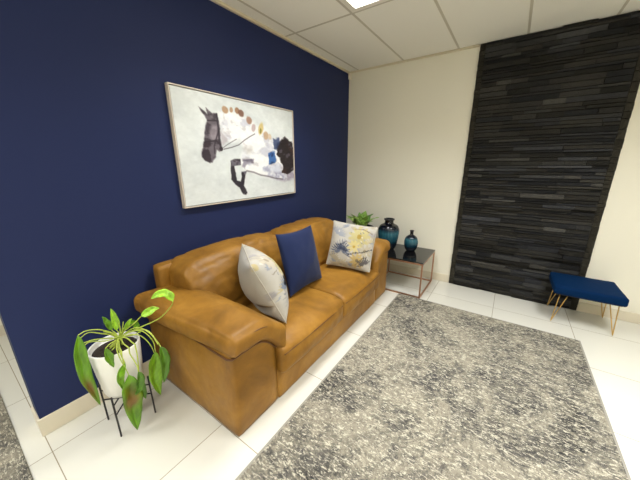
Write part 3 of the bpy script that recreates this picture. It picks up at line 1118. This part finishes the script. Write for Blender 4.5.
t = thing('potted_lily', 'drooping green lily with browning leaves in a white pot at the sofa end', 'potted plant', (PC.x, PC.y, POT0))
bm = bmesh.new()
ph = .300
bm_lathe(bm, [(0, 0), (.070, 0), (.088, .006), (.097, .03), (.110, .15), (.121, ph - .004), (.119, ph), (.114, ph), (.112, ph - .01), (.108, ph - .03), (0, ph - .032)], (PC.x, PC.y, POT0), 56)
bm_obj('pot', bm, M['pot'], t)
bm = bmesh.new()
bm_lathe(bm, [(.1065, ph - .03), (.09, ph - .022), (.05, ph - .016), (0, ph - .014)], (PC.x, PC.y, POT0), 40)
bm_obj('soil', bm, M['soil'], t)
LILY = [
    ([(0.297,-3.163,0.569),(0.321,-3.225,0.652),(0.325,-3.284,0.683),(0.33,-3.321,0.68)],[(0.33,-3.321,0.68),(0.336,-3.336,0.586),(0.339,-3.341,0.449),(0.346,-3.328,0.346),(0.352,-3.316,0.248)],0.072,0,(0.72,0.14,0.3),0.18),
    ([(0.286,-3.166,0.549),(0.283,-3.247,0.592),(0.277,-3.301,0.599),(0.28,-3.318,0.589)],[(0.28,-3.318,0.589),(0.286,-3.339,0.524),(0.291,-3.339,0.422),(0.297,-3.331,0.314)],0.061,1,None,0.18),
    ([(0.316,-3.167,0.558),(0.39,-3.187,0.533),(0.425,-3.194,0.457),(0.454,-3.193,0.407)],[(0.454,-3.193,0.407),(0.446,-3.203,0.299),(0.443,-3.205,0.184),(0.44,-3.209,0.028)],0.119,0,(0.38,0.16,0.1),0.12),
    ([(0.315,-3.172,0.556),(0.395,-3.193,0.528),(0.434,-3.191,0.471)],[(0.434,-3.191,0.471),(0.433,-3.218,0.436),(0.433,-3.232,0.392),(0.436,-3.226,0.324)],0.043,1,None,0.45),
    ([(0.314,-3.137,0.567),(0.375,-3.07,0.581),(0.405,-3.032,0.504),(0.421,-3.035,0.437)],[(0.421,-3.035,0.437),(0.416,-3.057,0.356),(0.415,-3.061,0.238),(0.417,-3.052,0.132)],0.097,1,None,0.14),
    ([(0.278,-3.113,0.55),(0.368,-3.041,0.566),(0.438,-3.021,0.504),(0.5,-3.033,0.504)],[(0.5,-3.033,0.504),(0.511,-3.03,0.416),(0.512,-3.044,0.334),(0.512,-3.056,0.279)],0.065,2,None,0.18),
    ([(0.314,-3.134,0.566),(0.445,-3.084,0.641),(0.553,-3.032,0.704),(0.65,-3.009,0.793),(0.733,-3.03,0.859)],[(0.733,-3.03,0.859),(0.72,-3.048,0.894),(0.708,-3.075,0.907),(0.697,-3.109,0.897)],0.054,3,None,0.25),
    ([(0.293,-3.137,0.57),(0.425,-3.113,0.666),(0.541,-3.108,0.752)],[(0.541,-3.108,0.752),(0.553,-3.083,0.763),(0.562,-3.056,0.772),(0.57,-3.03,0.77)],0.047,3,None,0.2),
    ([(0.29,-3.149,0.565),(0.289,-3.155,0.6)],[(0.289,-3.155,0.6),(0.283,-3.153,0.651),(0.281,-3.154,0.693),(0.278,-3.155,0.732)],0.047,3,None,0.18),
    ([(0.269,-3.153,0.552),(0.235,-3.163,0.585)],[(0.235,-3.163,0.585),(0.222,-3.172,0.624),(0.215,-3.178,0.65),(0.209,-3.184,0.673)],0.043,0,None,0.18),
    ([(0.325,-3.175,0.558),(0.378,-3.216,0.588),(0.4,-3.247,0.586)],[(0.4,-3.247,0.586),(0.4,-3.249,0.546),(0.401,-3.243,0.502),(0.403,-3.233,0.46)],0.047,0,None,0.3),
    ([(0.293,-3.139,0.56),(0.297,-3.119,0.584)],[(0.297,-3.119,0.584),(0.311,-3.11,0.616),(0.32,-3.096,0.64),(0.327,-3.084,0.649)],0.032,3,None,0.18),
    ([(0.342,-3.147,0.569),(0.399,-3.121,0.516),(0.42,-3.132,0.4),(0.434,-3.15,0.33)],[(0.434,-3.15,0.33),(0.43,-3.143,0.264),(0.429,-3.137,0.223),(0.428,-3.133,0.18)],0.047,2,None,0.18),
    ([(0.329,-3.16,0.563),(0.403,-3.157,0.508),(0.44,-3.144,0.429),(0.465,-3.151,0.402)],[(0.465,-3.151,0.402),(0.464,-3.155,0.349),(0.461,-3.165,0.299),(0.456,-3.186,0.267)],0.054,2,None,0.3),
    ([(0.281,-3.143,0.558),(0.269,-3.108,0.589),(0.264,-3.087,0.598)],[(0.264,-3.087,0.598),(0.259,-3.064,0.588),(0.257,-3.048,0.551),(0.256,-3.035,0.497)],0.04,0,None,0.18),
    ([(0.305,-3.173,0.574),(0.318,-3.235,0.636),(0.32,-3.279,0.667),(0.321,-3.316,0.655)],None,0.0,0,None,0),
    ([(0.32,-3.155,0.569),(0.311,-3.214,0.575),(0.297,-3.279,0.601),(0.29,-3.316,0.583)],None,0.0,0,None,0),
    ([(0.294,-3.132,0.556),(0.359,-3.081,0.602),(0.417,-3.042,0.563),(0.467,-3.03,0.499)],None,0.0,0,None,0),
    ([(0.323,-3.141,0.562),(0.371,-3.084,0.559),(0.395,-3.048,0.491),(0.411,-3.036,0.416)],None,0.0,0,None,0),
    ([(0.291,-3.145,0.548),(0.289,-3.124,0.605),(0.288,-3.116,0.633)],None,0.0,0,None,0),
    ([(0.29,-3.148,0.549),(0.293,-3.139,0.604),(0.293,-3.139,0.64)],None,0.0,0,None,0),
    ([(0.312,-3.142,0.554),(0.331,-3.096,0.55),(0.346,-3.047,0.561)],None,0.0,0,None,0),
    ([(0.337,-3.169,0.574),(0.391,-3.2,0.552),(0.419,-3.202,0.493),(0.443,-3.198,0.454)],None,0.0,0,None,0),
    ([(0.308,-3.158,0.556),(0.316,-3.187,0.607),(0.314,-3.219,0.636)],None,0.0,0,None,0),
]
LCOL = [(92, 136, 26), (114, 158, 36), (72, 112, 26), (140, 184, 50)]
for k, (stem, mid, wid, ci, spot, cup) in enumerate(LILY):
    stem = [(PC.x, PC.y, POT0 + ph - .016)] + [(x_, y_, z_) for x_, y_, z_ in stem]
    bx, by = random.uniform(-.03, .03), random.uniform(-.03, .03)
    stem[0] = (PC.x + bx, PC.y + by, POT0 + ph - .02)
    bm = bmesh.new()
    cp = catmull(stem, 6)
    # stalks lean over the rim, not through the wall of the pot
    for q_ in cp[4:]:
        dx, dy = q_.x - PC.x, q_.y - PC.y
        rad = math.hypot(dx, dy)
        if rad < .132 and q_.z < POT0 + ph + .012:
            if rad > .085:
                q_.x, q_.y = PC.x + dx / rad * .132, PC.y + dy / rad * .132
            else:
                q_.z = POT0 + ph + .012
    bm_tube(bm, cp, [.0042 - .0018 * i / (len(cp) - 1) for i in range(len(cp))], 6)
    if mid is None:
        bm_obj('stalk', bm, M['stalk'], t)
        continue
    ctr = Vector(mid[len(mid) // 2])
    fc = Vector((CAM[0] - ctr.x, CAM[1] - ctr.y + .8, .9)) + Vector((random.uniform(-.25, .25), random.uniform(-.25, .25), .2))
    lf = leaf_mesh('leaf', mid, wid * .9, fc, M['leaf'], t, cup + .1, LCOL[ci], spot, 20, 8, k * 1.3)
    bm_obj('stalk', bm, M['stalk'], lf)

# dark planter with broad leaves in the corner
t = thing('corner_plant', 'broad-leaved green plant in a dark planter showing behind the far floral cushion', 'potted plant', (.43, -.36, 0))
bm = bmesh.new()
bm_lathe(bm, [(0, .001), (.11, .001), (.118, .01), (.165, .66), (.168, .675), (.160, .675), (.155, .65), (0, .64)], (.43, -.36, 0), 48)
bm_obj('planter', bm, M['planter'], t)
rg = random.Random(9)
for k in range(15):
    th = 2 * math.pi * k / 15 + rg.uniform(-.2, .2)
    r = rg.uniform(.16, .23) if k % 3 else .09
    hh = rg.uniform(.06, .17)
    b = Vector((.43 + .03 * math.cos(th), -.36 + .03 * math.sin(th), .642))
    e = Vector((.43 + r * math.cos(th) * 1.12, -.36 + r * math.sin(th) * 1.12, .715 + hh))
    mid_ = (b + e) / 2 + Vector((0, 0, .04))
    leaf_mesh('leaf', [b, mid_, e], .125, (math.cos(th) * .3, math.sin(th) * .3, 1), M['leaf'], t, .15, rg.choice(((128, 164, 76), (168, 194, 112), (96, 138, 56))), None, 12, 4, k)

# ------------------------------------------------------------------ velvet stool
t = thing('ottoman_stool', 'rectangular blue velvet stool on gold hairpin legs below the slate panel', 'stool', (2.716, -.25, 0))


def velvet_fn(p, t):
    return p


soft_box('seat', (2.476, -.482, .316), (2.957, -.056, .394), (28, 26, 6), .018, (.003, .003, .008), M['velvet'], t, None, .0025, 7, 3)
box('seat_board', (2.50, -.45, .305), (2.935, -.08, .3165), M['black'], t, bevel=.002)
for sx, lx in ((-1, 2.517), (1, 2.945)):
    for sy, ly in ((-1, -.410), (1, -.060)):
        # a bent V of rod: both tops under the seat corner, apex on the floor
        tx = 2.535 if sx < 0 else 2.925
        ty = -.42 if sy < 0 else -.105
        p1 = Vector((tx - sx * .058, ty, .306))
        p2 = Vector((tx, ty, .306))
        foot = Vector((lx, ly, .0045))
        pts = [p1, p1.lerp(foot, .5), p1.lerp(foot, .95) + Vector((0, 0, .0)), foot, p2.lerp(foot, .95), p2.lerp(foot, .5), p2]
        bm = bmesh.new()
        bm_tube(bm, pts, .0042, 8)
        bm_obj('leg', bm, M['gold'], t)

# ------------------------------------------------------------------ small wall sensor in the ceiling corner
t = thing('motion_detector', 'small white sensor box in the ceiling corner above the navy wall', 'sensor', (.03, -.03, H - .09))
box('housing', (.008, -.045, H - .095), (.045, -.002, H - .024), M['white_plastic'], t, bevel=.006)
box('lens', (.014, -.048, H - .088), (.039, -.044, H - .055), M['white_metal'], t, bevel=.001)

# ------------------------------------------------------------------ world, camera
w = bpy.data.worlds.new('room air')
S.world = w
w.use_nodes = True
w.node_tree.nodes['Background'].inputs['Color'].default_value = (.9, .9, .9, 1)
w.node_tree.nodes['Background'].inputs['Strength'].default_value = .05

cd = bpy.data.cameras.new('camera')
cd.sensor_fit = 'HORIZONTAL'
cd.sensor_width = 36
cd.lens = FPX * 36 / 640
cd.clip_start = .02
co = bpy.data.objects.new('camera', cd)
COL.objects.link(co)
ya, pi_, ro = math.radians(YAW), math.radians(PITCH), math.radians(ROLL)
f = Vector((-math.sin(ya) * math.cos(pi_), math.cos(ya) * math.cos(pi_), -math.sin(pi_)))
rt = Vector((math.cos(ya), math.sin(ya), 0))
up = rt.cross(f)
r2 = rt * math.cos(ro) + up * math.sin(ro)
u2 = -rt * math.sin(ro) + up * math.cos(ro)
co.matrix_world = Matrix(((r2.x, u2.x, -f.x, CAM[0]), (r2.y, u2.y, -f.y, CAM[1]), (r2.z, u2.z, -f.z, CAM[2]), (0, 0, 0, 1)))
S.camera = co

S.view_settings.view_transform = 'Standard'
S.view_settings.look = 'None'
S.view_settings.exposure = 0.25
S.view_settings.gamma = 1.0
S.view_settings.use_curve_mapping = False
S.cycles.use_denoising = True
S.cycles.max_bounces = 8
S.cycles.diffuse_bounces = 5
